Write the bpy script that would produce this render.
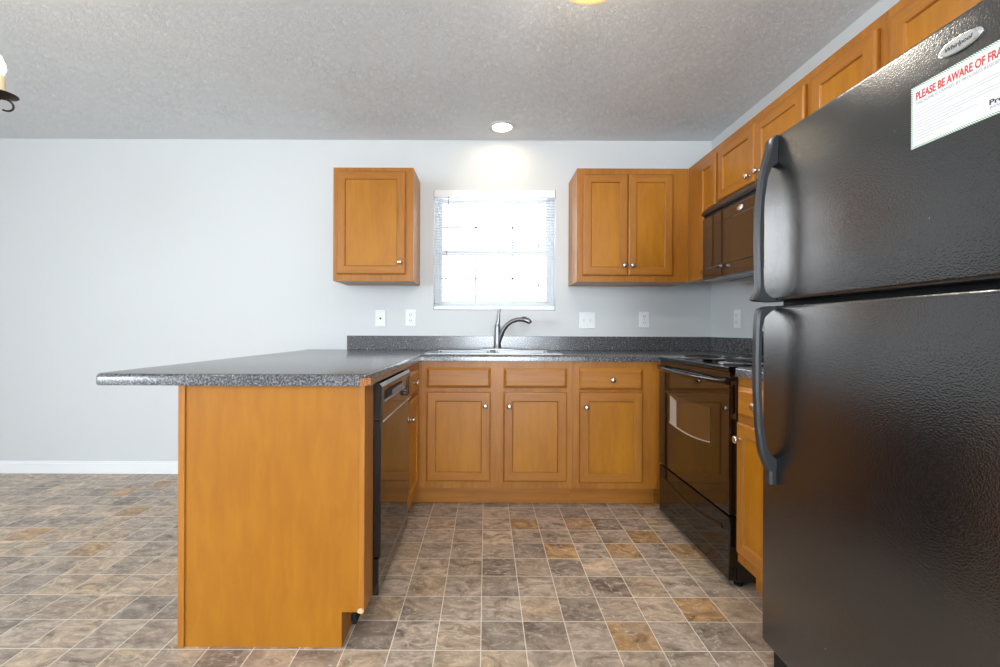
import bpy, bmesh, math, random
from mathutils import Vector, Matrix

C = bpy.context.scene
for o in list(bpy.data.objects):
    bpy.data.objects.remove(o)
COL = C.collection
PI = math.pi
random.seed(4)

# ------------------------------------------------------------------ camera
CAM_H = 1.0613
FPX, CX, CY = 451.37, 485.52, 329.88
cam = bpy.data.cameras.new('camera')
cam.sensor_width = 36.0
cam.lens = FPX / 1000.0 * 36.0
cam.shift_x = (500.0 - CX) / 1000.0
cam.shift_y = -(333.5 - CY) / 1000.0
cam.clip_start = 0.02
camo = bpy.data.objects.new('camera', cam)
COL.objects.link(camo)
camo.location = (0, 0, CAM_H)
camo.rotation_euler = (PI / 2, -0.0038, 0.0008)
C.camera = camo

# ------------------------------------------------------------------ colour management, world
C.view_settings.view_transform = 'Standard'
C.view_settings.look = 'None'
C.view_settings.gamma = 1.0
C.view_settings.use_curve_mapping = False
C.view_settings.exposure = 0.66
C.cycles.use_denoising = True
C.cycles.max_bounces = 10
C.cycles.diffuse_bounces = 6
C.cycles.glossy_bounces = 6
C.cycles.sample_clamp_indirect = 6.0

w = bpy.data.worlds.new('world')
C.world = w
w.use_nodes = True
bg = w.node_tree.nodes['Background']
bg.inputs[0].default_value = (0.93, 0.97, 1.0, 1)
bg.inputs[1].default_value = 4.2

# room dimensions (metres): X right, Y away from camera, Z up
D, H, XW = 3.307, 2.45, 1.6488
XL, YR = -4.3, -5.2
XF = 1.0388            # face of the base cabinets on the right
XP = -0.402            # face of the peninsula cabinets
DF = D - 0.61          # face of the base cabinets at the back
DU = D - 0.305         # face of the wall cabinets at the back
XU = XW - 0.305        # face of the wall cabinets on the right


def area(name, loc, rot, sx, sy, energy, color):
    l = bpy.data.lights.new(name, 'AREA')
    l.shape = 'RECTANGLE'
    l.size, l.size_y = sx, sy
    l.energy = energy
    l.color = color
    o = bpy.data.objects.new(name, l)
    o.location = loc
    o.rotation_euler = rot
    COL.objects.link(o)
    return o


# area lamps filling in from an unseen rear opening and an added left window
area('daylight', (0.3, YR + 0.02, 1.35), (PI / 2, 0, 0), 1.7, 1.5, 118, (0.80, 0.91, 1.0))
area('daylight', (XL + 0.02, -1.8, 1.58), (PI / 2, 0, -PI / 2), 1.9, 1.15, 100, (0.76, 0.90, 1.0))


# ------------------------------------------------------------------ material helpers
def lin(c):
    return tuple(((v / 255.0) / 12.92 if v / 255.0 <= 0.04045 else ((v / 255.0 + 0.055) / 1.055) ** 2.4) for v in c) + (1.0,)


class NT:
    def __init__(s, name):
        s.m = bpy.data.materials.new(name)
        s.m.use_nodes = True
        s.t = s.m.node_tree
        s.p = s.t.nodes['Principled BSDF']

    def n(s, typ, **kw):
        x = s.t.nodes.new(typ)
        for k, v in kw.items():
            setattr(x, k, v)
        return x

    def l(s, a, b):
        s.t.links.new(a, b)

    def set(s, **kw):
        for k, v in kw.items():
            s.p.inputs[k.replace('_', ' ')].default_value = v

    def math(s, op, a, b=None, c=None):
        x = s.n('ShaderNodeMath', operation=op)
        for i, v in enumerate((a, b, c)):
            if v is None:
                continue
            if isinstance(v, (int, float)):
                x.inputs[i].default_value = v
            else:
                s.l(v, x.inputs[i])
        return x.outputs[0]

    def ramp(s, fac, stops, interp='LINEAR'):
        r = s.n('ShaderNodeValToRGB')
        r.color_ramp.interpolation = interp
        el = r.color_ramp.elements
        while len(el) < len(stops):
            el.new(0.5)
        for e, (p, c) in zip(el, stops):
            e.position = p
            e.color = c
        s.l(fac, r.inputs[0])
        return r.outputs[0]

    def noise(s, vec, scale, detail=3, rough=0.5, dist=0.0):
        x = s.n('ShaderNodeTexNoise')
        x.inputs['Scale'].default_value = scale
        x.inputs['Detail'].default_value = detail
        x.inputs['Roughness'].default_value = rough
        x.inputs['Distortion'].default_value = dist
        if vec is not None:
            s.l(vec, x.inputs['Vector'])
        return x

    def coord(s, scale=(1, 1, 1)):
        tc = s.n('ShaderNodeTexCoord')
        mp = s.n('ShaderNodeMapping')
        mp.inputs['Scale'].default_value = scale
        s.l(tc.outputs['Object'], mp.inputs['Vector'])
        return mp.outputs[0]

    def bump(s, height, strength, dist):
        b = s.n('ShaderNodeBump')
        b.inputs['Strength'].default_value = strength
        b.inputs['Distance'].default_value = dist
        s.l(height, b.inputs['Height'])
        s.l(b.outputs[0], s.p.inputs['Normal'])

    def mix(s, fac, a, b, blend='MIX'):
        x = s.n('ShaderNodeMix', data_type='RGBA', blend_type=blend)
        if isinstance(fac, (int, float)):
            x.inputs[0].default_value = fac
        else:
            s.l(fac, x.inputs[0])
        for i, v in ((6, a), (7, b)):
            if isinstance(v, tuple):
                x.inputs[i].default_value = v
            else:
                s.l(v, x.inputs[i])
        return x.outputs[2]


def plain(name, col, rough=0.5, metal=0.0, **kw):
    t = NT(name)
    t.set(Base_Color=lin(col), Roughness=rough, Metallic=metal, **kw)
    return t.m


def emit(name, col, strength, base=(255, 255, 255)):
    t = NT(name)
    t.set(Base_Color=lin(base), Roughness=0.4)
    t.p.inputs['Emission Color'].default_value = lin(col)
    t.p.inputs['Emission Strength'].default_value = strength
    return t.m


def wood(name, dark, light, scale, rough=0.36):
    """Stained maple: long faint grain, blotches and small knots."""
    t = NT(name)
    grain = t.noise(t.coord(scale), 6.0, 5, 0.6, 0.4)
    blot = t.noise(t.coord((scale[0] * .35, scale[1] * .35, scale[2] * .6)), 3.0, 2, 0.5, 0.6)
    f = t.math('ADD', t.math('MULTIPLY', grain.outputs[0], 0.5), t.math('MULTIPLY', blot.outputs[0], 0.5))
    col = t.ramp(f, [(0.30, lin(dark)), (0.70, lin(light))])
    vor = t.n('ShaderNodeTexVoronoi')
    vor.inputs['Scale'].default_value = 4.5
    t.l(t.coord((1, 1, .8)), vor.inputs['Vector'])
    knot = t.ramp(vor.outputs['Distance'], [(0.018, (1, 1, 1, 1)), (0.035, (0, 0, 0, 1))])
    kk = t.math('MULTIPLY', knot, 0.35)
    col = t.mix(kk, col, lin((110, 62, 20)))
    t.l(col, t.p.inputs['Base Color'])
    t.set(Roughness=rough)
    t.p.inputs['Coat Weight'].default_value = 0.08
    t.p.inputs['Specular IOR Level'].default_value = 0.4
    t.p.inputs['Coat Roughness'].default_value = 0.25
    t.bump(grain.outputs[0], 0.03, 0.002)
    return t.m


M = {}
FR_D, FR_L = (149, 89, 25), (180, 119, 42)
PN_D, PN_L = (157, 95, 11), (184, 122, 22)
M['frame_v'] = wood('maple_frame_upright', FR_D, FR_L, (9, 9, 0.9))
M['frame_h'] = wood('maple_frame_level', FR_D, FR_L, (0.9, 9, 9))
M['panel_v'] = wood('maple_panel', PN_D, PN_L, (5, 5, 0.9))
M['end_panel'] = wood('maple_end_panel', (148, 88, 11), (170, 111, 21), (4, 4, 0.8))
M['nickel'] = plain('brushed_nickel', (205, 200, 195), 0.22, 1.0)
M['steel'] = plain('stainless_steel', (140, 142, 145), 0.28, 1.0)
M['faucet'] = plain('satin_faucet_metal', (138, 138, 140), 0.33, 1.0)
M['chrome'] = plain('chrome', (225, 225, 228), 0.12, 1.0)
M['black_gloss'] = plain('black_appliance_gloss', (14, 13, 13), 0.05, 0.0, IOR=1.62)
M['black_glass'] = plain('black_oven_glass', (18, 14, 11), 0.02, 0.0, IOR=2.0)
M['window_glass'] = plain('oven_window_glass', (62, 44, 30), 0.03, 0.0, IOR=2.3)
M['black_satin'] = plain('black_satin_plastic', (22, 22, 23), 0.32)
M['black_matt'] = plain('black_matt', (10, 10, 10), 0.7)
M['handle'] = plain('handle_plastic', (44, 46, 50), 0.36)
M['coil'] = plain('coil_element', (30, 30, 32), 0.5)
M['white_plastic'] = plain('white_plastic', (238, 240, 243), 0.35)
M['vinyl'] = plain('white_vinyl', (222, 226, 230), 0.35)


def mk_thin(name, f):
    t = NT(name)
    t.set(Base_Color=lin((186, 189, 192)), Roughness=0.4)
    tr = t.n('ShaderNodeBsdfTranslucent')
    tr.inputs[0].default_value = lin((240, 242, 246))
    mx = t.n('ShaderNodeMixShader')
    mx.inputs[0].default_value = f
    t.l(t.p.outputs[0], mx.inputs[1])
    t.l(tr.outputs[0], mx.inputs[2])
    t.l(mx.outputs[0], t.t.nodes['Material Output'].inputs[0])
    return t.m


M['grid_vinyl'] = plain('grey_white_grid_vinyl', (176, 184, 192), 0.4)
M['slat'] = mk_thin('thin_slat_vinyl', 0.05)
M['slot'] = plain('slot_dark', (70, 70, 72), 0.6)
M['particle'] = None
M['iron'] = plain('dark_iron', (52, 40, 34), 0.5, 0.6)
M['candle'] = plain('candle_sleeve', (236, 220, 180), 0.5)
M['bulb'] = emit('candle_bulb', (255, 236, 205), 14)
M['lens'] = emit('downlight_lens', (255, 240, 215), 7)
M['dome'] = emit('amber_dome_glass', (255, 190, 110), 0.30, (225, 180, 120))
M['trim_white'] = plain('trim_paint', (238, 240, 243), 0.35)
M['badge'] = plain('badge_silver', (210, 214, 216), 0.25, 0.8)
M['ink_dark'] = plain('ink_dark', (52, 60, 62), 0.5)
M['ink_grey'] = plain('ink_grey', (150, 150, 155), 0.6)
M['ink_red'] = plain('ink_red', (205, 75, 62), 0.6)
M['caulk'] = plain('silver_print', (180, 172, 165), 0.3)


def mk_particle():
    t = NT('bare_particle_board')
    n = t.noise(t.coord(), 160, 3)
    t.l(t.ramp(n.outputs[0], [(0.35, lin((150, 88, 45))), (0.6, lin((205, 140, 92)))]), t.p.inputs['Base Color'])
    t.set(Roughness=0.8)
    return t.m


M['particle'] = mk_particle()
M['green'] = plain('green_glue_residue', (66, 108, 96), 0.5)


def mk_counter():
    t = NT('speckled_laminate')
    c = t.coord()
    a = t.noise(c, 150, 2, 0.6)
    v = t.n('ShaderNodeTexVoronoi')
    v.inputs['Scale'].default_value = 170
    t.l(c, v.inputs['Vector'])
    b = t.noise(c, 55, 3, 0.6)
    base = t.ramp(a.outputs[0], [(0.36, lin((42, 42, 45))), (0.52, lin((84, 84, 88))), (0.66, lin((132, 131, 132)))])
    fl = t.ramp(v.outputs['Color'], [(0.80, (0, 0, 0, 1)), (0.86, (1, 1, 1, 1))])
    f2 = t.ramp(b.outputs[0], [(0.50, (0, 0, 0, 1)), (0.62, (1, 1, 1, 1))])
    f = t.math('MULTIPLY', fl, f2)
    col = t.mix(t.math('MULTIPLY', f, 0.85), base, lin((176, 172, 168)))
    t.l(col, t.p.inputs['Base Color'])
    t.set(Roughness=0.19, IOR=1.66)
    return t.m


M['counter'] = mk_counter()


def mk_fridge():
    t = NT('black_pebbled_enamel')
    c = t.coord()
    v = t.n('ShaderNodeTexVoronoi', feature='SMOOTH_F1')
    v.inputs['Scale'].default_value = 300
    v.inputs['Smoothness'].default_value = 0.6
    t.l(c, v.inputs['Vector'])
    n = t.noise(c, 260, 2)
    hgt = t.math('ADD', v.outputs['Distance'], n.outputs[0])
    t.set(Roughness=0.21, IOR=2.0)
    t.bump(hgt, 0.28, 0.0012)
    dust = t.n('ShaderNodeTexVoronoi')
    dust.inputs['Scale'].default_value = 26
    dust.inputs['Randomness'].default_value = 1.0
    t.l(c, dust.inputs['Vector'])
    rnd = t.n('ShaderNodeSeparateColor')
    t.l(dust.outputs['Color'], rnd.inputs[0])
    rad = t.math('MULTIPLY', t.math('POWER', rnd.outputs[0], 5.0), 0.055)
    spot = t.math('LESS_THAN', dust.outputs['Distance'], rad)
    film = t.noise(c, 5, 4, 0.6)
    dark = t.ramp(film.outputs[0], [(0.3, lin((14, 15, 17))), (0.75, lin((26, 27, 30)))])
    t.l(t.mix(t.math('MULTIPLY', spot, 0.8), dark, lin((170, 172, 176))), t.p.inputs['Base Color'])
    return t.m


M['fridge'] = mk_fridge()


def mk_wall():
    t = NT('wall_paint')
    n = t.noise(t.coord(), 160, 2)
    t.set(Base_Color=lin((211, 214, 216)), Roughness=0.55)
    t.bump(n.outputs[0], 0.04, 0.002)
    return t.m


def mk_ceiling():
    t = NT('stomped_ceiling')
    c = t.coord()
    wv = t.noise(c, 5.5, 3, 0.6)
    va = t.n('ShaderNodeVectorMath', operation='MULTIPLY_ADD')
    t.l(wv.outputs['Color'], va.inputs[0])
    va.inputs[1].default_value = (0.5, 0.5, 0.5)
    t.l(c, va.inputs[2])
    r = t.noise(va.outputs[0], 34, 4, 0.55, 2.2)
    rid = t.ramp(r.outputs[0], [(0.40, (0, 0, 0, 1)), (0.52, (1, 1, 1, 1)), (0.64, (0.1, 0.1, 0.1, 1))])
    patch = t.noise(c, 4.5, 2)
    pm = t.ramp(patch.outputs[0], [(0.35, (0.6, 0.6, 0.6, 1)), (0.65, (1, 1, 1, 1))])
    t.set(Base_Color=lin((237, 240, 244)), Roughness=0.75)
    t.bump(t.math('MULTIPLY', rid, pm), 0.58, 0.010)
    return t.m


def mk_floor():
    P = 0.1508
    t = NT('slate_look_vinyl_tile')
    tc = t.n('ShaderNodeTexCoord')
    sx = t.n('ShaderNodeSeparateXYZ')
    t.l(tc.outputs['Object'], sx.inputs[0])
    u = t.math('MULTIPLY_ADD', sx.outputs[0], 1 / P, 100 + 0.013 / P)
    v = t.math('MULTIPLY_ADD', sx.outputs[1], 1 / P, 100 - 1.494 / P)
    iu, iv = t.math('FLOOR', u), t.math('FLOOR', v)
    fu, fv = t.math('FRACT', u), t.math('FRACT', v)
    eu = t.math('MINIMUM', fu, t.math('SUBTRACT', 1.0, fu))
    ev = t.math('MINIMUM', fv, t.math('SUBTRACT', 1.0, fv))
    e = t.math('MINIMUM', eu, ev)
    cell = t.n('ShaderNodeCombineXYZ')
    t.l(iu, cell.inputs[0])
    t.l(iv, cell.inputs[1])
    wn = t.n('ShaderNodeTexWhiteNoise', noise_dimensions='2D')
    t.l(cell.outputs[0], wn.inputs['Vector'])
    # per-tile shifted slate pattern
    vm = t.n('ShaderNodeVectorMath', operation='MULTIPLY_ADD')
    t.l(wn.outputs['Color'], vm.inputs[0])
    vm.inputs[1].default_value = (37, 37, 37)
    t.l(tc.outputs['Object'], vm.inputs[2])
    mp = t.n('ShaderNodeMapping')
    mp.inputs['Rotation'].default_value = (0, 0, 0.7)
    mp.inputs['Scale'].default_value = (1.0, 1.7, 1)
    t.l(vm.outputs[0], mp.inputs['Vector'])
    n1 = t.noise(mp.outputs[0], 8, 7, 0.66, 1.6)
    n2 = t.noise(mp.outputs[0], 17, 7, 0.68, 2.2)
    n3 = t.noise(mp.outputs[0], 6, 3, 0.5, 0.6)
    tone = t.ramp(wn.outputs['Value'], [
        (0.00, lin((206, 188, 170))), (0.16, lin((222, 199, 171))), (0.32, lin((215, 199, 183))),
        (0.48, lin((184, 170, 159))), (0.60, lin((216, 176, 128))), (0.70, lin((204, 188, 172))),
        (0.84, lin((232, 211, 187))), (0.94, lin((172, 158, 146)))], 'CONSTANT')
    body = t.ramp(n1.outputs[0], [(0.30, lin((138, 131, 124))), (0.5, lin((208, 203, 197))), (0.66, lin((255, 250, 243)))])
    col = t.mix(1.0, tone, body, 'MULTIPLY')
    col = t.mix(t.math('MULTIPLY', t.ramp(n3.outputs[0], [(0.48, (0, 0, 0, 1)), (0.66, (1, 1, 1, 1))]), 0.40), col, lin((190, 172, 156)))
    vein = t.ramp(n2.outputs[0], [(0.54, (0, 0, 0, 1)), (0.66, (1, 1, 1, 1))])
    col = t.mix(t.math('MULTIPLY', vein, 0.6), col, lin((226, 216, 203)))
    crack = t.ramp(n2.outputs[0], [(0.30, (1, 1, 1, 1)), (0.40, (0, 0, 0, 1))])
    col = t.mix(t.math('MULTIPLY', crack, 0.6), col, lin((128, 108, 92)))
    g = t.math('LESS_THAN', e, 0.0105)
    col = t.mix(t.math('MULTIPLY', g, 0.9), col, lin((240, 232, 220)))
    t.l(col, t.p.inputs['Base Color'])
    t.set(Roughness=0.42)
    b = t.math('ADD', t.math('MULTIPLY', n1.outputs[0], 0.6), t.math('MINIMUM', t.math('MULTIPLY', e, 20.0), 1.0))
    t.bump(b, 0.12, 0.002)
    return t.m


M['wall'], M['ceiling'], M['floor'] = mk_wall(), mk_ceiling(), mk_floor()


def mk_notice():
    """White card with a green and white diagonal striped border."""
    t = NT('notice_card')
    tc = t.n('ShaderNodeTexCoord')
    s = t.n('ShaderNodeSeparateXYZ')
    t.l(tc.outputs['Object'], s.inputs[0])
    d = t.math('FRACT', t.math('MULTIPLY', t.math('ADD', s.outputs[0], s.outputs[2]), 1 / 0.0042))
    stripe = t.math('LESS_THAN', d, 0.5)
    t.l(t.mix(stripe, lin((236, 240, 238)), lin((96, 160, 128))), t.p.inputs['Base Color'])
    t.set(Roughness=0.5)
    return t.m


M['stripe'] = mk_notice()
M['paper'] = plain('paper_white', (238, 238, 242), 0.5)


# ------------------------------------------------------------------ mesh helpers
def obj(name, bm, mats, parent=None, smooth=False, loc=None, rot=None):
    me = bpy.data.meshes.new(name)
    bmesh.ops.recalc_face_normals(bm, faces=bm.faces[:])
    bm.to_mesh(me)
    bm.free()
    if not isinstance(mats, (list, tuple)):
        mats = [mats]
    for m in mats:
        me.materials.append(M[m] if isinstance(m, str) else m)
    if smooth:
        for p in me.polygons:
            p.use_smooth = True
        if smooth != 'all':
            try:
                me.set_sharp_from_angle(angle=math.radians(38))
            except Exception:
                pass
    o = bpy.data.objects.new(name, me)
    COL.objects.link(o)
    if parent is not None:
        o.parent = parent
    if loc is not None:
        o.location = loc
    if rot is not None:
        o.rotation_euler = rot
    return o


def thing(name, label, cat, loc=(0, 0, 0), rz=0.0, group=None):
    o = bpy.data.objects.new(name, None)
    o.empty_display_size = 0.05
    COL.objects.link(o)
    o.location = loc
    o.rotation_euler = (0, 0, rz)
    o['label'] = label
    o['category'] = cat
    if group:
        o['group'] = group
    return o


def tag(o, label, cat, group=None):
    o['label'] = label
    o['category'] = cat
    if group:
        o['group'] = group
    return o


def struct(name, bm, m, parent=None):
    o = obj(name, bm, m, parent)
    if parent is None:
        o['kind'] = 'structure'
    return o


def box(bm, x0, x1, y0, y1, z0, z1, bev=0.0, seg=2, mi=0):
    r = bmesh.ops.create_cube(bm, size=1.0)
    vs = r['verts']
    for v in vs:
        v.co = Vector((x0 + (v.co.x + .5) * (x1 - x0), y0 + (v.co.y + .5) * (y1 - y0), z0 + (v.co.z + .5) * (z1 - z0)))
    fs = set(f for v in vs for f in v.link_faces)
    if bev > 0:
        es = list(set(e for v in vs for e in v.link_edges))
        r2 = bmesh.ops.bevel(bm, geom=es, offset=bev, segments=seg, profile=0.5, affect='EDGES')
        fs = set(f for f in fs if f.is_valid) | set(r2['faces'])
    for f in fs:
        f.material_index = mi
    return vs


def B(x0, x1, y0, y1, z0, z1, bev=0.0, seg=2):
    bm = bmesh.new()
    box(bm, x0, x1, y0, y1, z0, z1, bev, seg)
    return bm


def tube(bm, pts, radii, n=12, closed=False, cap=True, up=None, flat=1.0):
    """Sweep a circle (or an ellipse, flat<1) along pts."""
    pts = [Vector(p) for p in pts]
    if isinstance(radii, (int, float)):
        radii = [radii] * len(pts)
    k = len(pts)
    rings = []
    prev = None
    for i, p in enumerate(pts):
        if closed:
            tdir = pts[(i + 1) % k] - pts[i - 1]
        else:
            tdir = pts[min(i + 1, k - 1)] - pts[max(i - 1, 0)]
        tdir.normalize()
        if prev is None:
            a = Vector(up) if up else (Vector((0, 0, 1)) if abs(tdir.z) < 0.9 else Vector((1, 0, 0)))
            a = (a - tdir * a.dot(tdir)).normalized()
        else:
            a = (prev - tdir * prev.dot(tdir)).normalized()
        prev = a
        b = tdir.cross(a)
        rings.append([bm.verts.new(p + a * math.cos(2 * PI * j / n) * radii[i] + b * math.sin(2 * PI * j / n) * radii[i] * flat) for j in range(n)])
    m = k if closed else k - 1
    for i in range(m):
        r0, r1 = rings[i], rings[(i + 1) % k]
        for j in range(n):
            bm.faces.new((r0[j], r0[(j + 1) % n], r1[(j + 1) % n], r1[j]))
    if cap and not closed:
        bm.faces.new(list(reversed(rings[0])))
        bm.faces.new(rings[-1])


def lathe(bm, prof, n=20, mat=None):
    """prof: (r, h) pairs revolved about local z; mat: Matrix placing it."""
    mat = mat or Matrix.Identity(4)
    rings = []
    for r, h in prof:
        if r < 1e-6:
            rings.append([bm.verts.new(mat @ Vector((0, 0, h)))])
        else:
            rings.append([bm.verts.new(mat @ Vector((r * math.cos(2 * PI * j / n), r * math.sin(2 * PI * j / n), h))) for j in range(n)])
    for a, b in zip(rings, rings[1:]):
        for j in range(n):
            j2 = (j + 1) % n
            if len(a) == 1 and len(b) == 1:
                continue
            if len(a) == 1:
                bm.faces.new((a[0], b[j2], b[j]))
            elif len(b) == 1:
                bm.faces.new((a[j], a[j2], b[0]))
            else:
                bm.faces.new((a[j], a[j2], b[j2], b[j]))
    if len(rings[0]) > 1:
        bm.faces.new(list(reversed(rings[0])))
    if len(rings[-1]) > 1:
        bm.faces.new(rings[-1])


def slab(xs, ys, filled, z0, z1):
    """A slab made of grid cells, closed and clean where cells are missing."""
    bm = bmesh.new()
    top, bot = {}, {}

    def vt(d, i, j, z):
        if (i, j) not in d:
            d[(i, j)] = bm.verts.new((xs[i], ys[j], z))
        return d[(i, j)]
    nx, ny = len(xs) - 1, len(ys) - 1
    F = lambda i, j: 0 <= i < nx and 0 <= j < ny and filled(i, j)
    for i in range(nx):
        for j in range(ny):
            if not F(i, j):
                continue
            q = [(i, j), (i + 1, j), (i + 1, j + 1), (i, j + 1)]
            bm.faces.new([vt(top, a, b, z1) for a, b in q])
            bm.faces.new([vt(bot, a, b, z0) for a, b in reversed(q)])
            for (a, b), (di, dj) in (((0, 1), (0, -1)), ((1, 2), (1, 0)), ((2, 3), (0, 1)), ((3, 0), (-1, 0))):
                if not F(i + di, j + dj):
                    p, q2 = q[a], q[b]
                    bm.faces.new((vt(bot, *p, z0), vt(bot, *q2, z0), vt(top, *q2, z1), vt(top, *p, z1)))
    return bm


def rect_loops(bm, loops):
    """Bridge successive rectangles; each loop = list of four co-ordinates."""
    rings = [[bm.verts.new(c) for c in lp] for lp in loops]
    for a, b in zip(rings, rings[1:]):
        for k in range(4):
            bm.faces.new((a[k], a[(k + 1) % 4], b[(k + 1) % 4], b[k]))
    return rings


def text_mesh(name, body, size, mat, parent, x, y, z, width=None, sx=1.0, bold=0.0, shear=0.0):
    """Lettering in the local XZ plane facing -y."""
    cu = bpy.data.curves.new('lettering', 'FONT')
    cu.body = body
    cu.size = size
    cu.offset = bold
    cu.shear = shear
    cu.extrude = 0.0001
    tmp = bpy.data.objects.new('lettering', cu)
    COL.objects.link(tmp)
    bpy.context.view_layer.update()
    me = bpy.data.meshes.new_from_object(tmp.evaluated_get(bpy.context.evaluated_depsgraph_get()))
    bpy.data.objects.remove(tmp)
    xsv = [v.co.x for v in me.vertices]
    x0, wd = min(xsv), max(xsv) - min(xsv)
    k = width / wd if width else sx
    for v in me.vertices:
        v.co = Vector(((v.co.x - x0) * k + x, y - v.co.z, v.co.y + z))
    me.materials.clear()
    me.materials.append(M[mat])
    o = bpy.data.objects.new(name, me)
    COL.objects.link(o)
    o.parent = parent
    return o


# ------------------------------------------------------------------ room shell
bm = B(XL - .1, XW + .1, YR - .1, D + .1, -0.05, 0.0)
struct('floor', bm, 'floor')
bm = B(XL - .1, XW + .1, YR - .1, D + .1, H, H + 0.05)
struct('ceiling', bm, 'ceiling')

WX0, WX1, WZ0, WZ1 = -0.385, 0.507, 1.205, 2.085     # window opening in the back wall


def wall_xz(name, xs, zs, hole, y0, y1):
    bm = slab(xs, zs, lambda i, j: (i, j) not in hole, y0, y1)
    for v in bm.verts:
        v.co = Vector((v.co.x, v.co.z, v.co.y))
    return struct(name, bm, 'wall')


wall_xz('wall_back', [XL - .1, WX0, WX1, XW + .1], [0, WZ0, WZ1, H], {(1, 1)}, D, D + 0.15)
struct('wall_right', B(XW, XW + 0.1, YR, D, 0, H), 'wall')
wall_xz('wall_front', [XL - .1, -0.55, 1.15, XW + .1], [0, 0.6, 2.1, H], {(1, 1)}, YR - 0.1, YR)
bm = slab([YR, -2.8, -0.8, D], [0, 0.95, 2.2, H], lambda i, j: (i, j) != (1, 1), XL - 0.1, XL)
for v in bm.verts:
    v.co = Vector((v.co.z, v.co.x, v.co.y))
struct('wall_left', bm, 'wall')


def baseboard(name, x0, x1, y0, y1, face):
    """face: '-y' or '-x' or '+x' or '+y' = the side that looks into the room."""
    bm = B(x0, x1, y0, y1, 0.0005, 0.074)
    ax, sg = face[1], face[0]
    # stepped cap with a small slope
    t = 0.006
    bx = dict(x0=x0, x1=x1, y0=y0, y1=y1)
    k = ax + ('0' if sg == '-' else '1')
    bx[k] += t if sg == '-' else -t
    vs = box(bm, bx['x0'], bx['x1'], bx['y0'], bx['y1'], 0.074, 0.09)
    o = struct(name, bm, 'trim_white')
    return o


baseboard('baseboard_back', XL, -1.035, D - 0.013, D - 0.0005, '-y')
baseboard('baseboard_left', XL + 0.0005, XL + 0.013, 1.5, D - 0.014, '+x')
baseboard('baseboard_front', XL + .014, XW - .014, YR + 0.0005, YR + 0.013, '+y')
baseboard('baseboard_right', XW - 0.013, XW - .0005, YR + .014, 0.6, '-x')


# ------------------------------------------------------------------ window in the back wall
def ring_xz(bm, x0, x1, z0, z1, wl, wr, wb, wt, y0, y1):
    s = slab([x0, x0 + wl, x1 - wr, x1], [z0, z0 + wb, z1 - wt, z1], lambda i, j: (i, j) != (1, 1), y0, y1)
    for v in s.verts:
        v.co = Vector((v.co.x, v.co.z, v.co.y))
    me = bpy.data.meshes.new('tmp')
    s.to_mesh(me)
    s.free()
    bm.from_mesh(me)
    bpy.data.meshes.remove(me)


bm = bmesh.new()
ring_xz(bm, WX0 + .001, WX1 - .001, WZ0 + .001, WZ1 - .001, .024, .024, .035, .03, D + 0.075, D + 0.145)
win = obj('window_1', bm, 'vinyl')
win['kind'] = 'structure'


def sash(name, z0, z1, y0, y1, bars):
    x0, x1 = WX0 + .026, WX1 - .026
    bm = bmesh.new()
    ring_xz(bm, x0, x1, z0, z1, .030, .030, .036, .036, y0, y1)
    o = obj(name, bm, 'vinyl', win)
    bm = bmesh.new()
    ym = (y0 + y1) / 2
    for k in (1, 2):
        xx = x0 + (x1 - x0) * k / 3
        box(bm, xx - .006, xx + .006, ym - .004, ym + .004, z0 + .03, z1 - .03)
    zz = (z0 + z1) / 2
    box(bm, x0 + .03, x1 - .03, ym - .004, ym + .004, zz - .006, zz + .006)
    obj('muntin_grid', bm, 'grid_vinyl', o)
    t = B(x0 + .03, x1 - .03, ym + .006, ym + .010, z0 + .03, z1 - .03)
    obj('pane', t, GLASS, o)
    return o


g = NT('window_pane_glass')
g.set(Base_Color=(1, 1, 1, 1), Roughness=0.0, IOR=1.05)
g.p.inputs['Transmission Weight'].default_value = 1.0
GLASS = g.m
sash('lower_sash', WZ0 + .036, 1.655, D + 0.082, D + 0.108, True)
sash('upper_sash', 1.62, WZ1 - .031, D + 0.112, D + 0.138, True)

# mini blind
bl = thing('window_blind', 'white slatted mini blind hanging in the window above the sink, slats open', 'blind', ((WX0 + WX1) / 2, D + 0.02, WZ0))
hw = (WX1 - WX0) / 2 - 0.004
zt, zb = WZ1 - WZ0 - 0.002, 0.004
obj('head_rail', B(-hw, hw, -0.028, 0.022, zt - 0.055, zt, 0.003), 'white_plastic', bl)
obj('bottom_rail', B(-hw, hw, -0.016, 0.014, zb, zb + 0.026, 0.003), 'white_plastic', bl)
bm = bmesh.new()
nsl = 38
zs0, zs1 = zb + 0.045, zt - 0.07
for i in range(nsl):
    z = zs0 + (zs1 - zs0) * i / (nsl - 1)
    # a shallow crowned slat, opened almost level
    prof = []
    for k in range(5):
        a = -1 + k / 2.0
        prof.append((a * 0.0125 - .001, z + 0.0016 * (1 - a * a) + 0.0012 * a))
    top = [[bm.verts.new((sx * hw, y, zz + 0.0002)) for (y, zz) in prof] for sx in (-1, 1)]
    low = [[bm.verts.new((sx * hw, y, zz - 0.0002)) for (y, zz) in prof] for sx in (-1, 1)]
    for k in range(4):
        bm.faces.new((top[0][k], top[1][k], top[1][k + 1], top[0][k + 1]))
        bm.faces.new((low[0][k], low[0][k + 1], low[1][k + 1], low[1][k]))
    for sgn in (0, 1):
        for k in range(4):
            bm.faces.new((top[sgn][k], top[sgn][k + 1], low[sgn][k + 1], low[sgn][k]))
    bm.faces.new((top[0][0], low[0][0], low[1][0], top[1][0]))
    bm.faces.new((top[0][4], top[1][4], low[1][4], low[0][4]))
obj('slats', bm, 'slat', bl)
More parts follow.
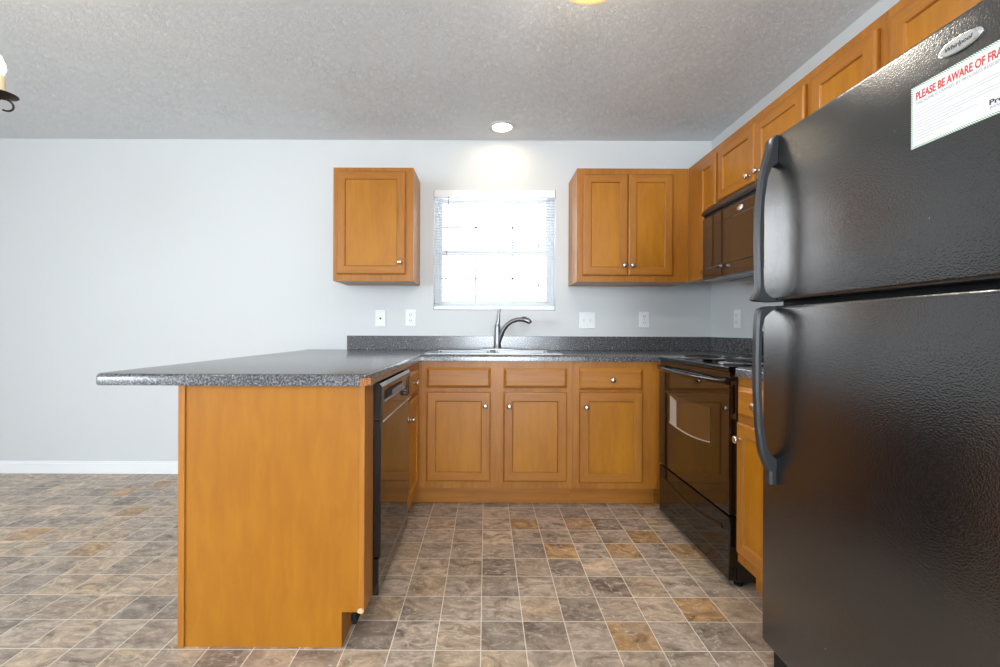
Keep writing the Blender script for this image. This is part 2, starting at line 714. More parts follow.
for x in (-hw + 0.05, hw - 0.09):
    bm = bmesh.new()
    tube(bm, [(x, -0.014, zb + .02), (x, -0.014, zt - .05)], 0.0007, 5)
    tube(bm, [(x, 0.013, zb + .02), (x, 0.013, zt - .05)], 0.0007, 5)
    obj('ladder_cord', bm, 'white_plastic', bl)
bm = bmesh.new()
tube(bm, [(-hw + .105, -0.030, zt - .05), (-hw + .095, -0.030, zt - .30), (-hw + .083, -0.028, zt - .70)], 0.0035, 8)
obj('tilt_wand', bm, plain('wand_grey', (150, 152, 158), .3), bl, True)
for zz in (0.46, 0.17):
    bm = bmesh.new()
    lathe(bm, [(0.002, 0.03), (0.006, 0.024), (0.0075, 0.004), (0.006, 0)], 10, Matrix.Translation((hw - .12, -0.034, zz)))
    tube(bm, [(hw - .12, -0.034, zz + .028), (hw - .119, -0.033, zt - .05)], 0.0007, 5)
    obj('cord_tassel', bm, plain('tassel_grey', (165, 168, 172), .4), bl, True)

# frame in the unseen opening behind the camera that lets fill light in
for i, (x0, x1) in enumerate(((-0.55, 1.15),)):
    bm = bmesh.new()
    ring_xz(bm, x0 + .001, x1 - .001, 0.601, 2.099, .05, .05, .05, .05, YR - 0.08, YR - 0.02)
    box(bm, (x0 + x1) / 2 - .025, (x0 + x1) / 2 + .025, YR - .08, YR - .02, 0.65, 2.05)
    struct('window_%d' % (i + 2), bm, 'vinyl')
bm = slab([-2.799, -2.74, -1.83, -1.77, -0.86, -0.801], [0.951, 1.01, 2.14, 2.199], lambda i, j: not (j == 1 and i in (1, 3)), XL - 0.08, XL - 0.02)  # unseen left window, added to light the right side of the kitchen
for v in bm.verts:
    v.co = Vector((v.co.z, v.co.x, v.co.y))
struct('window_3', bm, 'vinyl')


# ------------------------------------------------------------------ cabinet parts (local frame: x along the face, -y out of it, z up)
def knob(parent, x, z, y):
    bm = bmesh.new()
    mt = Matrix.Translation((x, y, z)) @ Matrix.Rotation(PI / 2, 4, 'X')
    lathe(bm, [(0.0075, 0.0), (0.0075, 0.002), (0.0052, 0.004), (0.0048, 0.010), (0.0065, 0.013), (0.0145, 0.017),
               (0.0160, 0.020), (0.0158, 0.023), (0.0135, 0.0265), (0.0080, 0.0285), (0.0, 0.029)], 20, mt)
    return obj('knob', bm, 'nickel', parent, True)


def door(parent, x0, x1, z0, z1, kn=None, t=0.019, st=0.052, name='door'):
    """Shaker door: bevelled outer edge, sloped inner bead, flat recessed panel."""
    bm = bmesh.new()

    def R(i, y):
        return [(x0 + i, y, z0 + i), (x1 - i, y, z0 + i), (x1 - i, y, z1 - i), (x0 + i, y, z1 - i)]
    g0 = -0.0005
    rings = rect_loops(bm, [R(0, g0), R(0, -t + .007), R(.002, -t + .004), R(.007, -t + .0005), R(.010, -t), R(st, -t), R(st + .003, -t + .002), R(st + .006, -t + .0085)])
    bm.faces.new(rings[0][::-1])
    bm.faces.new(rings[-1])
    # upright stiles and level rails take their own grain
    for f in bm.faces:
        c = f.calc_center_median()
        if abs(f.normal.y) > -1:
            dx = min(abs(c.x - x0), abs(c.x - x1))
            dz = min(abs(c.z - z0), abs(c.z - z1))
            f.material_index = 1 if dz < dx else 0
    d = obj(name, bm, ['frame_v', 'frame_h'], parent)
    obj('door_panel', B(x0 + st + .0062, x1 - st - .0062, -t + .0078, -t + .0086, z0 + st + .0062, z1 - st - .0062), 'panel_v', d)
    if kn:
        knob(d, kn[0], kn[1], -t)
    return d


def drawer(parent, x0, x1, z0, z1, kn=None, t=0.019, name='drawer_front'):
    bm = bmesh.new()

    def R(i, y):
        return [(x0 + i, y, z0 + i), (x1 - i, y, z0 + i), (x1 - i, y, z1 - i), (x0 + i, y, z1 - i)]
    rings = rect_loops(bm, [R(0, -0.0005), R(0, -t + .010), R(.003, -t + .008), R(.012, -t + .002), R(.016, -t), R(.018, -t)])
    bm.faces.new(rings[0][::-1])
    bm.faces.new(rings[-1])
    d = obj(name, bm, 'frame_h', parent)
    if kn:
        knob(d, kn[0], kn[1], -t)
    return d


def carcass(parent, W, z0, z1, depth, toe=0.0, opens=(), hollow=False):
    """Box behind a face frame whose stiles and rails leave the given openings (x0,x1,z0,z1)."""
    ff = 0.019
    if toe:
        obj('toe_kick', B(0.0, W, 0.075, depth, 0.0008, toe - .0005), 'frame_h', parent)
    if hollow:
        bm = bmesh.new()
        box(bm, 0, .016, ff + .0002, depth, z0, z1)
        box(bm, W - .016, W, ff + .0002, depth, z0, z1)
        box(bm, .0161, W - .0161, ff + .0002, depth, z0, z0 + .016)
        box(bm, .0161, W - .0161, depth - .008, depth, z0 + .0161, z1)
    else:
        bm = B(0, W, ff + .0002, depth, z0, z1)
    obj('carcass', bm, 'end_panel', parent)
    xs = sorted(set([0, W] + [v for o in opens for v in o[:2]]))
    zs = sorted(set([z0, z1] + [v for o in opens for v in o[2:]]))

    def filled(i, j):
        cx, cz = (xs[i] + xs[i + 1]) / 2, (zs[j] + zs[j + 1]) / 2
        return not any(o[0] < cx < o[1] and o[2] < cz < o[3] for o in opens)
    s = slab(xs, zs, filled, 0.0, ff)
    for v in s.verts:
        v.co = Vector((v.co.x, v.co.z, v.co.y))
    obj('face_frame', s, 'frame_v', parent)


def cabinet(name, label, loc, rz, W, z0, z1, depth, toe, fronts, cat='cabinet'):
    """fronts: (kind, x0, x1, z0, z1, knob)"""
    t = thing(name, label, cat, loc, rz)
    opens = [(f[1] + .014, f[2] - .014, f[3] + .014, f[4] - .014) for f in fronts]
    carcass(t, W, z0, z1, depth, toe, opens, name == 'sink_cabinet')
    for f in fronts:
        if f[0] == 'door':
            door(t, *f[1:5], kn=f[5])
        elif f[0] == 'drawer':
            drawer(t, *f[1:5], kn=f[5])
        else:
            drawer(t, *f[1:5], kn=f[5], name='false_drawer_front')
    return t


ZT, ZB = 2.138, 1.384          # wall cabinets
ZK, ZC = 0.115, 0.875          # toe kick, carcass top

# ---- back run of base cabinets
sx0 = XP + 0.001
SINK = cabinet('sink_cabinet', 'honey maple base cabinet under the sink, two doors with knobs, two false drawer fronts', (sx0, DF, 0), 0,
        0.520 - sx0, ZK, ZC, 0.607, ZK, [
            ('false', -.351 - sx0, .030 - sx0, .716, .836, None),
            ('false', .107 - sx0, .484 - sx0, .716, .836, None),
            ('door', -.351 - sx0, .030 - sx0, .160, .692, (-.002 - sx0, .610)),
            ('door', .107 - sx0, .484 - sx0, .160, .692, (.140 - sx0, .608))])
x0 = 0.521
cabinet('base_cabinet', 'honey maple base cabinet with one drawer over one door, left of the black stove', (x0, DF, 0), 0,
        XF - x0 - .001, ZK, ZC, 0.607, ZK, [
            ('drawer', .559 - x0, .935 - x0, .706, .836, (.753 - x0, .768)),
            ('door', .559 - x0, .935 - x0, .154, .692, (.597 - x0, .604))])
obj('toe_kick', B(-.095, -.0005, .075, .094, .001, ZK - .001), 'frame_h', SINK)
obj('toe_kick', B(-.095, -.076, 0, .0748, .001, ZK - .001), 'frame_h', SINK)
# ---- peninsula
PY0 = 1.505
y0 = 2.222
cabinet('base_cabinet', 'narrow maple base cabinet with drawer and door between dishwasher and back run', (XP, y0, 0), PI / 2,
        DF - y0 - .001, ZK, ZC, 0.594, ZK, [
            ('drawer', .028, .375, .716, .836, (.185, .776)),
            ('door', .028, .375, .160, .692, (.060, .606))])
pn = thing('peninsula_panel', 'golden maple end panel closing the peninsula, with corner trim and toe notch', 'panel', (XP, PY0, 0))
bm = bmesh.new()
pts = [(0, ZK + .003), (0, ZC), (-0.615, ZC), (-0.615, .001), (-0.075, .001), (-0.075, ZK + .003)]
f0 = [bm.verts.new((a, 0, b)) for a, b in pts]
f1 = [bm.verts.new((a, 0.018, b)) for a, b in pts]
bm.faces.new(f0)
bm.faces.new(f1[::-1])
for k in range(6):
    bm.faces.new((f0[k], f0[(k + 1) % 6], f1[(k + 1) % 6], f1[k]))
obj('end_panel', bm, 'end_panel', pn)
obj('back_panel', B(-0.615, -0.597, 0.0185, D - PY0 - .001, .001, ZC), 'end_panel', pn)
obj('corner_trim', B(-0.620, -0.598, -0.006, -0.0003, .001, ZC, .002), 'frame_v', pn)
obj('corner_trim', B(-0.018, 0.0005, -0.005, -0.0003, ZK + .005, ZC, .0015), 'frame_v', pn)
obj('filler_stile', B(-0.020, 0.0, 0.0185, 0.112, ZK, ZC), 'frame_v', pn)
obj('toe_kick', B(-0.093, -0.076, 0.0185, 0.112, .001, ZK - .001), 'frame_h', pn)
bm = bmesh.new()
bmesh.ops.create_icosphere(bm, subdivisions=2, radius=0.011)
for v in bm.verts:
    v.co = Vector((v.co.x * 1.1 - .011, v.co.y * .6 - .004, v.co.z * .9 + ZK + .010)) + Vector((random.uniform(-1, 1), random.uniform(-1, 1), random.uniform(-1, 1))) * .0012
obj('chipped_corner', bm, plain('splintered_wood', (214, 178, 138), .8), pn)

# ---- right run of base cabinets
RY1, RY0 = 2.612, 1.857                 # the stove stands between these depths
cb = thing('corner_filler', 'maple filler strip in the corner between back cabinets and stove', 'filler')
obj('filler_strip', B(XF, XF + .019, RY1 + .002, DF - .001, ZK, ZC), 'frame_v', cb)
obj('toe_kick', B(XF, XF + .10, DF + .075, DF + .094, .001, ZK - .001), 'frame_h', cb)
obj('toe_kick', B(XF + .075, XF + .094, RY1 + .002, DF + .074, .001, ZK - .001), 'frame_h', cb)
y1 = RY0 - 0.002
cabinet('base_cabinet', 'maple base cabinet with drawer and door squeezed between stove and refrigerator', (XF, y1, 0), -PI / 2,
        0.405, ZK, ZC, 0.607, ZK, [
            ('drawer', .016, .385, .716, .836, (.165, .776)),
            ('door', .016, .385, .160, .692, (.046, .625))])

# ---- wall cabinets
x0 = -1.018
cabinet('wall_cabinet', 'single door maple wall cabinet hanging alone left of the window', (x0, DU, 0), 0, 0.533, ZB, ZT, 0.304, 0, [
    ('door', -.990 - x0, -.536 - x0, 1.428, 2.112, (-.570 - x0, 1.506))])
x0 = 0.6025
cabinet('wall_cabinet', 'two door maple wall cabinet right of the window, reaching into the corner', (x0, DU, 0), 0, XU - x0 - .001, ZB, ZT, 0.304, 0, [
    ('door', .640 - x0, .938 - x0, 1.425, 2.096, (.913 - x0, 1.490)),
    ('door', .941 - x0, 1.236 - x0, 1.425, 2.096, (.966 - x0, 1.490))])
ya = DU
yb, yc, yd, ye = 2.606, 1.872, 1.512, 0.70
cabinet('wall_cabinet', 'narrow maple wall cabinet in the corner beside the microwave', (XU, ya, 0), -PI / 2, ya - yb - .001, ZB, ZT, 0.304, 0, [
    ('door', ya - 2.825, ya - 2.622, 1.425, 2.096, None)])
z2 = 1.778
cabinet('wall_cabinet', 'short two door maple wall cabinet directly above the microwave', (XU, yb, 0), -PI / 2, yb - yc - .001, z2, ZT, 0.304, 0, [
    ('door', .012, .367, z2 + .026, 2.096, (.330, z2 + .064)),
    ('door', .371, .716, z2 + .026, 2.096, (.408, z2 + .064))])
cabinet('wall_cabinet', 'single door maple wall cabinet half hidden behind top of refrigerator', (XU, yc, 0), -PI / 2, yc - yd - .001, ZB, ZT, 0.304, 0, [
    ('door', .020, .330, 1.425, 2.096, (.30, 1.49))])
cabinet('wall_cabinet', 'maple wall cabinet directly above the black refrigerator, cut off by the frame', (XU, yd, 0), -PI / 2, yd - ye, z2, ZT, 0.304, 0, [
    ('door', .022, .400, z2 + .026, 2.096, (.37, z2 + .07)),
    ('door', .404, .790, z2 + .026, 2.096, (.43, z2 + .07))])

# ------------------------------------------------------------------ worktops
SX0, SX1, SY0, SY1 = -0.372, 0.468, 2.738, 3.245        # sink outline
CY0 = 1.472                                            # near end of the peninsula top
CXL, CXR = -1.295, -0.381
XC = XF - 0.025
ZW0, ZW1 = 0.876, 0.914


def round_top(bm, off, seg, keep):
    """Round over the top edges whose mid point passes keep()."""
    es = []
    for e in bm.edges:
        if len(e.link_faces) != 2:
            continue
        a, b = e.link_faces
        if abs(a.normal.z - b.normal.z) > .5 and max(a.normal.z, b.normal.z) > .9 and min(abs(a.normal.z), abs(b.normal.z)) < .3:
            if keep((e.verts[0].co + e.verts[1].co) / 2):
                es.append(e)
    bmesh.ops.bevel(bm, geom=es, offset=off, segments=seg, profile=0.5, affect='EDGES')


xs = [CXL, CXR, SX0 + .018, SX1 - .018, XC, XW - .001]
ys = [CY0, RY1 + .003, DF - 0.025, SY0 + .018, SY1 - .018, D - .001]


def top_filled(i, j):
    if j == 0:
        return i == 0
    if j == 1:
        return i == 0 or i == 4
    if j == 3 and i == 2:
        return False
    return True


bm = slab(xs, ys, top_filled, ZW0, ZW1)
bmesh.ops.recalc_face_normals(bm, faces=bm.faces[:])
ces = [e for e in bm.edges if abs(e.verts[0].co.z - e.verts[1].co.z) > .01 and abs(e.verts[0].co.y - CY0) < 1e-4]
bmesh.ops.bevel(bm, geom=ces, offset=0.028, segments=1, affect='EDGES')
bm.normal_update()
for f in bm.faces:
    if abs(f.normal.z) < .1 and abs(f.normal.x) > .3 and abs(f.normal.y) > .3:
        f.material_index = 1 if f.normal.x > 0 else 2
round_top(bm, 0.013, 4, lambda p: p.y < D - .05 and p.x < XW - .05 and not (SX0 < p.x < SX1 and SY0 < p.y < SY1))
wt = obj('worktop', bm, ['counter', 'particle', 'green'], None, True)
tag(wt, 'L-shaped dark grey speckled laminate worktop of peninsula and sink run', 'worktop')
obj('backsplash', B(-1.012, XW - .001, D - .020, D - .001, ZW1 + .0003, 1.016, .002), 'counter', wt)
obj('backsplash', B(XW - .020, XW - .001, RY1 + .003, D - .0205, ZW1 + .0003, 1.016, .002), 'counter', wt)
bm = slab([XC, XW - .001], [1.452, RY0 - .003], lambda i, j: True, ZW0, ZW1)
bmesh.ops.recalc_face_normals(bm, faces=bm.faces[:])
ces = [e for e in bm.edges if abs(e.verts[0].co.z - e.verts[1].co.z) > .01 and e.verts[0].co.x < XC + .01 and e.verts[0].co.y > 1.6]
bmesh.ops.bevel(bm, geom=ces, offset=0.02, segments=4, affect='EDGES')
bm.normal_update()
round_top(bm, 0.010, 3, lambda p: p.x < XW - .05)
w2 = obj('worktop', bm, ['counter'], None, True)
tag(w2, 'short grey speckled worktop between the stove and refrigerator', 'worktop')
obj('backsplash', B(XW - .020, XW - .001, 1.452, RY0 - .003, ZW1 + .0003, 1.016, .002), 'counter', w2)

# ------------------------------------------------------------------ sink and tap
sk = thing('kitchen_sink', 'double bowl stainless steel sink set in the worktop below the window', 'sink', ((SX0 + SX1) / 2, (SY0 + SY1) / 2, ZW1))
cxm, cym = (SX0 + SX1) / 2, (SY0 + SY1) / 2
hx, hy = (SX1 - SX0) / 2, (SY1 - SY0) / 2
bxs = [-hx, -hx + .045, -.018, .018, hx - .045, hx]
bys = [-hy, -hy + .045, hy - .105, hy]
bm = slab(bxs, bys, lambda i, j: not (j == 1 and i in (1, 3)), 0.0005, 0.007)
bmesh.ops.recalc_face_normals(bm, faces=bm.faces[:])
round_top(bm, 0.003, 2, lambda p: True)
obj('rim', bm, 'steel', sk, True)
for i in (1, 3):
    bm = bmesh.new()
    a, b = bxs[i] - .001, bxs[i + 1] + .001
    c, d = bys[1] - .001, bys[2] + .001

    def L(i_, z):
        return [(a + i_, c + i_, z), (b - i_, c + i_, z), (b - i_, d - i_, z), (a + i_, d - i_, z)]
    r = rect_loops(bm, [L(-.004, .0003), L(0, .0003), L(.004, -.02), L(.008, -.155), L(.03, -.172), L(.06, -.174)])
    bm.faces.new(r[-1])
    es = [e for e in bm.edges if len(e.link_faces) == 2 and abs(e.verts[0].co.z - e.verts[1].co.z) > .01]
    bmesh.ops.bevel(bm, geom=es, offset=.02, segments=3, affect='EDGES')
    bw = obj('bowl', bm, 'steel', sk, True)
    bm = bmesh.new()
    lathe(bm, [(0.045, -.1735), (0.045, -.171), (0.036, -.170), (0.03, -.173), (0.0, -.173)], 20, Matrix.Translation(((a + b) / 2, (c + d) / 2, 0)))
    obj('drain', bm, 'chrome', bw, True)

fc = thing('kitchen_faucet', 'satin metal single lever pull-out faucet curving over the sink', 'faucet', (0.083, 3.192, ZW1 + .0075))
bm = slab([-.12, .12], [-.028, .028], lambda i, j: True, 0, .010)
bmesh.ops.recalc_face_normals(bm, faces=bm.faces[:])
es = [e for e in bm.edges if abs(e.verts[0].co.z - e.verts[1].co.z) > .005]
bmesh.ops.bevel(bm, geom=es, offset=.027, segments=6, affect='EDGES')
bm.normal_update()
round_top(bm, .004, 2, lambda p: True)
obj('deck_plate', bm, 'faucet', fc, True)
bm = bmesh.new()
lathe(bm, [(0.029, .0102), (0.029, .016), (0.026, .021), (0.0235, .04), (0.0215, .10), (0.0200, .150), (0.019, .170), (0.012, .178), (0, .180)], 20)
obj('column', bm, 'faucet', fc, True)
bm = bmesh.new()
P = [(0.012, -.006, .055), (0.022, -.012, .095), (0.040, -.022, .140), (0.066, -.036, .176), (0.098, -.054, .200), (0.134, -.072, .212), (0.168, -.090, .212)]
tube(bm, P, [.012, .0165, .0155, .0145, .014, .0145, .016], 16)
obj('spout', bm, 'faucet', fc, True)
bm = bmesh.new()
tube(bm, [(0.160, -.086, .213), (0.186, -.099, .211), (0.206, -.110, .203), (0.218, -.116, .194)], [.0155, .0185, .0185, .0155], 16)
box(bm, .168, .192, -.112, -.088, .226, .233, .003)
hd = obj('spray_head', bm, 'faucet', fc, True)
bm = bmesh.new()
lathe(bm, [(0.0125, 0), (0.012, -.006), (0, -.006)], 14, Matrix.Translation((0.2195, -.1168, .1925)) @ Matrix.Rotation(math.radians(-38), 4, 'Y'))
obj('nozzle', bm, 'slot', hd)
bm = bmesh.new()
tube(bm, [(-.002, 0, .160), (.004, -.002, .195), (.007, -.003, .230), (.010, -.004, .262), (.018, -.006, .288)], [.016, .0135, .010, .008, .0075], 14, flat=.75)
obj('lever', bm, 'faucet', fc, True)

# ------------------------------------------------------------------ dishwasher (local: x along the face away from the camera)
dw = thing('dishwasher', 'glossy black built-in dishwasher under the peninsula worktop', 'dishwasher', (XP, 1.619, 0), PI / 2)
W = 0.598
obj('tub', B(.002, W - .002, .002, .58, .115, .868), 'black_matt', dw)
dd = obj('door', B(0, W, -.027, .0015, .242, .733, .003), 'black_gloss', dw)
bm = bmesh.new()
prof = [(-.033, .728), (-.033, .848), (-.0315, .855), (-.021, .8660), (-.017, .868), (.0, .868), (.0, .7345), (-.026, .7345)]
# control panel as an extruded profile with a scooped vent slot
vl = [bm.verts.new((0, y, z)) for y, z in prof]
vr = [bm.verts.new((W, y, z)) for y, z in prof]
bm.faces.new(vl)
bm.faces.new(vr[::-1])
for k in range(len(prof)):
    bm.faces.new((vl[k], vr[k], vr[(k + 1) % len(prof)], vl[(k + 1) % len(prof)]))
cp = obj('control_panel', bm, 'black_gloss', dw)
bm = bmesh.new()
box(bm, .03, .36, -.0345, -.0328, .806, .838)
obj('vent_slot', bm, 'black_matt', cp)
bm = bmesh.new()
box(bm, .025, .41, -.0385, -.0330, .799, .8055, .001)
for k in range(5):
    box(bm, .16 + k * .05, .20 + k * .05, -.0375, -.0346, .808, .826, .001)
obj('button_row', bm, plain('grey_buttons', (120, 125, 135), .25), cp)
bm = bmesh.new()
box(bm, .36, .46, -.0342, -.0330, .758, .797, .001)
obj('dial_plate', bm, plain('dark_brown_plate', (36, 30, 26), .2), cp)
bm = bmesh.new()
lathe(bm, [(.012, 0), (.012, .010), (.010, .013), (0, .013)], 16, Matrix.Translation((.41, -.0343, .777)) @ Matrix.Rotation(PI / 2, 4, 'X'))
obj('dial', bm, 'black_satin', cp, True)
bm = bmesh.new()
box(bm, .490, .510, -.0348, -.0330, .750, .838, .001)
box(bm, .540, .565, -.0348, -.0330, .750, .838, .001)
obj('latch_trim', bm, 'black_satin', cp)
obj('edge_strip', B(.004, W - .004, -.0345, -.0332, .728, .734), plain('pale_edge', (178, 178, 184), .25), cp)
obj('access_panel', B(.0, W, -.020, .0015, .106, .236, .003), 'black_gloss', dw)
obj('toe_plate', B(.002, W - .002, .06, .075, .002, .104), 'black_matt', dw)
for x in (.03, W - .03):
    bm = bmesh.new()
    lathe(bm, [(.018, .0005), (.018, .012), (.008, .014), (.008, .114), (0, .114)], 12, Matrix.Translation((x, .10, 0)))
    obj('foot', bm, 'black_matt', dw, True)

# ------------------------------------------------------------------ stove (local: x toward the camera)
st = thing('kitchen_range', 'glossy black freestanding coil stove with bowed oven door handle', 'stove', (XF, RY1, 0), -PI / 2)
W = RY1 - RY0 - .001
obj('body', B(0, W, .002, .595, .022, .893, .003), 'black_satin', st)
bm = bmesh.new()
box(bm, .004, W - .004, -.030, .0015, .862, .893, .004)
obj('front_rail', bm, 'black_gloss', st)
# cooktop: raised rim and well
bm = slab([-.001, .02, W - .02, W + .001], [-.040, -.015, .545, .596], lambda i, j: True, .8935, .915)
bmesh.ops.recalc_face_normals(bm, faces=bm.faces[:])
for v in bm.verts:
    if abs(v.co.z - .915) < 1e-4 and .01 < v.co.x < W - .01 and -.02 < v.co.y < .55:
        v.co.z = .911
bmesh.ops.recalc_face_normals(bm, faces=bm.faces[:])
round_top(bm, .006, 3, lambda p: p.x < .001 or p.x > W - .001 or p.y < -.03)
ck = obj('cooktop', bm, 'black_gloss', st, True)
for (bx, by, br) in ((.19, .12, .095), (.565, .12, .075), (.19, .40, .075), (.565, .40, .095)):
    bm = bmesh.new()
    lathe(bm, [(br + .020, .9115), (br + .021, .916), (br + .012, .9185), (br + .004, .9155), (br * .5, .9128), (0.01, .9125), (0, .9125)], 28, Matrix.Translation((bx, by, 0)))
    bn = obj('burner', bm, 'chrome', ck, True)
    bm = bmesh.new()
    turns = 4.2 if br > .08 else 3.3
    n = int(turns * 22)
    P = []
    for k in range(n + 1):
        a = 2 * PI * turns * k / n
        r = .022 + (br - .022 - .004) * k / n
        P.append((bx + r * math.cos(a), by + r * math.sin(a), .9235))
    P += [(bx + br * 1.02 * math.cos(a + .15), by + br * 1.02 * math.sin(a + .15), .9215)]
    tube(bm, P, .0042, 6)
    obj('coil', bm, 'coil', bn, True)
# backguard with knobs
bm = bmesh.new()
box(bm, 0, W, .548, .596, .9155, 1.06, .006)
bgd = obj('backguard', bm, 'black_gloss', st)
for k in range(5):
    bm = bmesh.new()
    x = .08 + k * .07 if k < 2 else W - .08 - (k - 3) * .07 if k > 2 else W / 2
    lathe(bm, [(.022, 0), (.021, .012), (.016, .02), (0, .02)], 18, Matrix.Translation((x, .5478, 1.0)) @ Matrix.Rotation(PI / 2, 4, 'X'))
    obj('control_knob', bm, 'black_satin', bgd, True)
# oven door with a window whose lower edge is bowed
od = obj('oven_door', B(.003, W - .003, -.034, .0015, .302, .858, .004), 'black_glass', st)
wx0, wx1 = RY1 - 2.462, RY1 - 2.018
wzT, wzB = .716, .556


def win_shape(ins, y, drop=.016):
    a, b = wx0 + ins, wx1 - ins
    top = wzT - ins
    pts = [(a, y, top), (b, y, top)]
    for k in range(13):
        u = 1 - k / 12
        pts.append((a + (b - a) * u, y, wzB + ins - drop * (1 - (2 * u - 1) ** 2)))
    return pts


bm = bmesh.new()
o_ = [bm.verts.new(p) for p in win_shape(0, -.0343)]
o2 = [bm.verts.new(p) for p in win_shape(0, -.0350)]
bm.faces.new(o_)
bm.faces.new(o2[::-1])
for k in range(len(o_)):
    bm.faces.new((o_[k], o_[(k + 1) % len(o_)], o2[(k + 1) % len(o2)], o2[k]))
ow = obj('oven_window', bm, 'window_glass', od)
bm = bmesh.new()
# reflection painted as pale strips along left and bowed bottom of the window
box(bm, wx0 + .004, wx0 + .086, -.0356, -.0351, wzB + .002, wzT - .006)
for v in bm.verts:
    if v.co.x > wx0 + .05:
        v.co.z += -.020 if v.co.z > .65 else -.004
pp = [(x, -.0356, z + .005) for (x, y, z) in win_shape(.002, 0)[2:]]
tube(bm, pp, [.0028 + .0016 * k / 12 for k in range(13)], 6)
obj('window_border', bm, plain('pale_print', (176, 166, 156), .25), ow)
bm = bmesh.new()
P, R_ = [], []
for k in range(17):
    u = k / 16
    x = .012 + (W - .024) * u
    bow = math.sin(PI * u) ** .7
    P.append((x, -.040 - .032 * bow, .851 - .004 * bow))
    R_.append(.0125)
tube(bm, P, R_, 12, flat=1.0)
for x in (.016, W - .016):
    box(bm, x - .013, x + .013, -.048, -.0345, .838, .864, .003)
obj('oven_handle', bm, 'black_gloss', od, True)
bm = bmesh.new()
box(bm, .003, W - .003, -.033, .0015, .030, .293, .004)
dr = obj('storage_drawer', bm, 'black_gloss', st)
bm = bmesh.new()
P = [(.06 + (W - .12) * k / 12, -.0345, .232 - .030 * math.sin(PI * k / 12)) for k in range(13)]
tube(bm, P, .011, 6, flat=.25, up=(0, 0, 1))
obj('drawer_grip', bm, 'black_gloss', dr, True)
for x in (.03, W - .03):
    for y in (.0, .55):
        bm = bmesh.new()
        lathe(bm, [(.017, .0005), (.018, .010), (.009, .013), (.009, .0218), (0, .0218)], 12, Matrix.Translation((x, y + .02, 0)))
        obj('foot', bm, 'black_matt', st, True)

# ------------------------------------------------------------------ microwave above the stove
XM = 1.2516
mz0, mz1 = 1.345, 1.774
mw = thing('microwave', 'dark glossy over-the-range microwave hung below wall cabinet above the stove', 'microwave', (XM, RY1 - .006, 0), -PI / 2)
W = RY1 - .006 - (yc + .002)
obj('body', B(0, W, .028, XW - XM - .002, mz0 + .004, mz1, .003), 'black_satin', mw)
bm = bmesh.new()
# sloping vent grille along the top
prof = [(-.004, mz1 - .030), (-.012, mz1 - .044), (-.004, mz1 - .056), (.0275, mz1 - .056), (.0275, mz1 - .003)]
vl = [bm.verts.new((0, y, z)) for y, z in prof]
vr = [bm.verts.new((W, y, z)) for y, z in prof]
bm.faces.new(vl)
bm.faces.new(vr[::-1])
for k in range(5):
    bm.faces.new((vl[k], vr[k], vr[(k + 1) % 5], vl[(k + 1) % 5]))
obj('vent_grille', bm, plain('brown_black_plastic', (46, 37, 33), .35), mw)
obj('vent_gap', B(.001, W - .001, .006, .0275, mz1 - .074, mz1 - .0565), 'black_matt', mw)
brown = plain('brown_black_glass', (46, 36, 31), .035, 0.0, IOR=1.9)
dW = W * .83
md = obj('door', B(0, dW, -.003, .0275, mz0 + .002, mz1 - .0745, .003), brown, mw)
bm = bmesh.new()


def RR(i, y):
    a, b, c, d = .045 + i, dW - .10 - i, mz0 + .065 + i, mz1 - .125 - i
    return [(a, y, c), (b, y, c), (b, y, d), (a, y, d)]


r = rect_loops(bm, [RR(0, -.0032), RR(.003, -.0052), RR(.007, -.0052), RR(.010, -.0034)])
bm.faces.new(r[-1])
obj('window', bm, brown, md)
bm = bmesh.new()
lathe(bm, [(0.021, 0), (0.021, .002), (.018, .0035), (0, .0038)], 28, Matrix.Translation((.385, -.0032, mz1 - .105)) @ Matrix.Rotation(PI / 2, 4, 'X') @ Matrix.Diagonal((1.35, .62, 1, 1)))
obj('badge', bm, 'badge', md, True)
bm = bmesh.new()
tube(bm, [(dW - .045, -.004, mz0 + .05), (dW - .045, -.032, mz0 + .075), (dW - .045, -.032, mz1 - .15), (dW - .045, -.004, mz1 - .125)], .009, 10)
obj('door_handle', bm, 'black_satin', md, True)
cpn = obj('control_panel', B(dW + .002, W, -.003, .0275, mz0 + .002, mz1 - .0745, .003), 'black_gloss', mw)
bm = bmesh.new()
for i in range(3):
    for j in range(5):
        box(bm, dW + .03 + i * .048, dW + .066 + i * .048, -.0042, -.0028, mz0 + .04 + j * .035, mz0 + .064 + j * .035, .0005)
obj('keypad', bm, plain('keypad_grey', (60, 60, 62), .3), cpn)
obj('under_panel', B(.01, W - .01, .03, XW - XM - .02, mz0 - .004, mz0 + .0035, .001), plain('grey_underside', (150, 152, 150), .4), mw)
bm = bmesh.new()
for k in range(2):
    box(bm, .10 + k * .30, .34 + k * .30, .10, .30, mz0 - .007, mz0 - .0042, .001)
obj('grease_filter', bm, plain('filter_mesh', (70, 74, 74), .35, .8), mw)

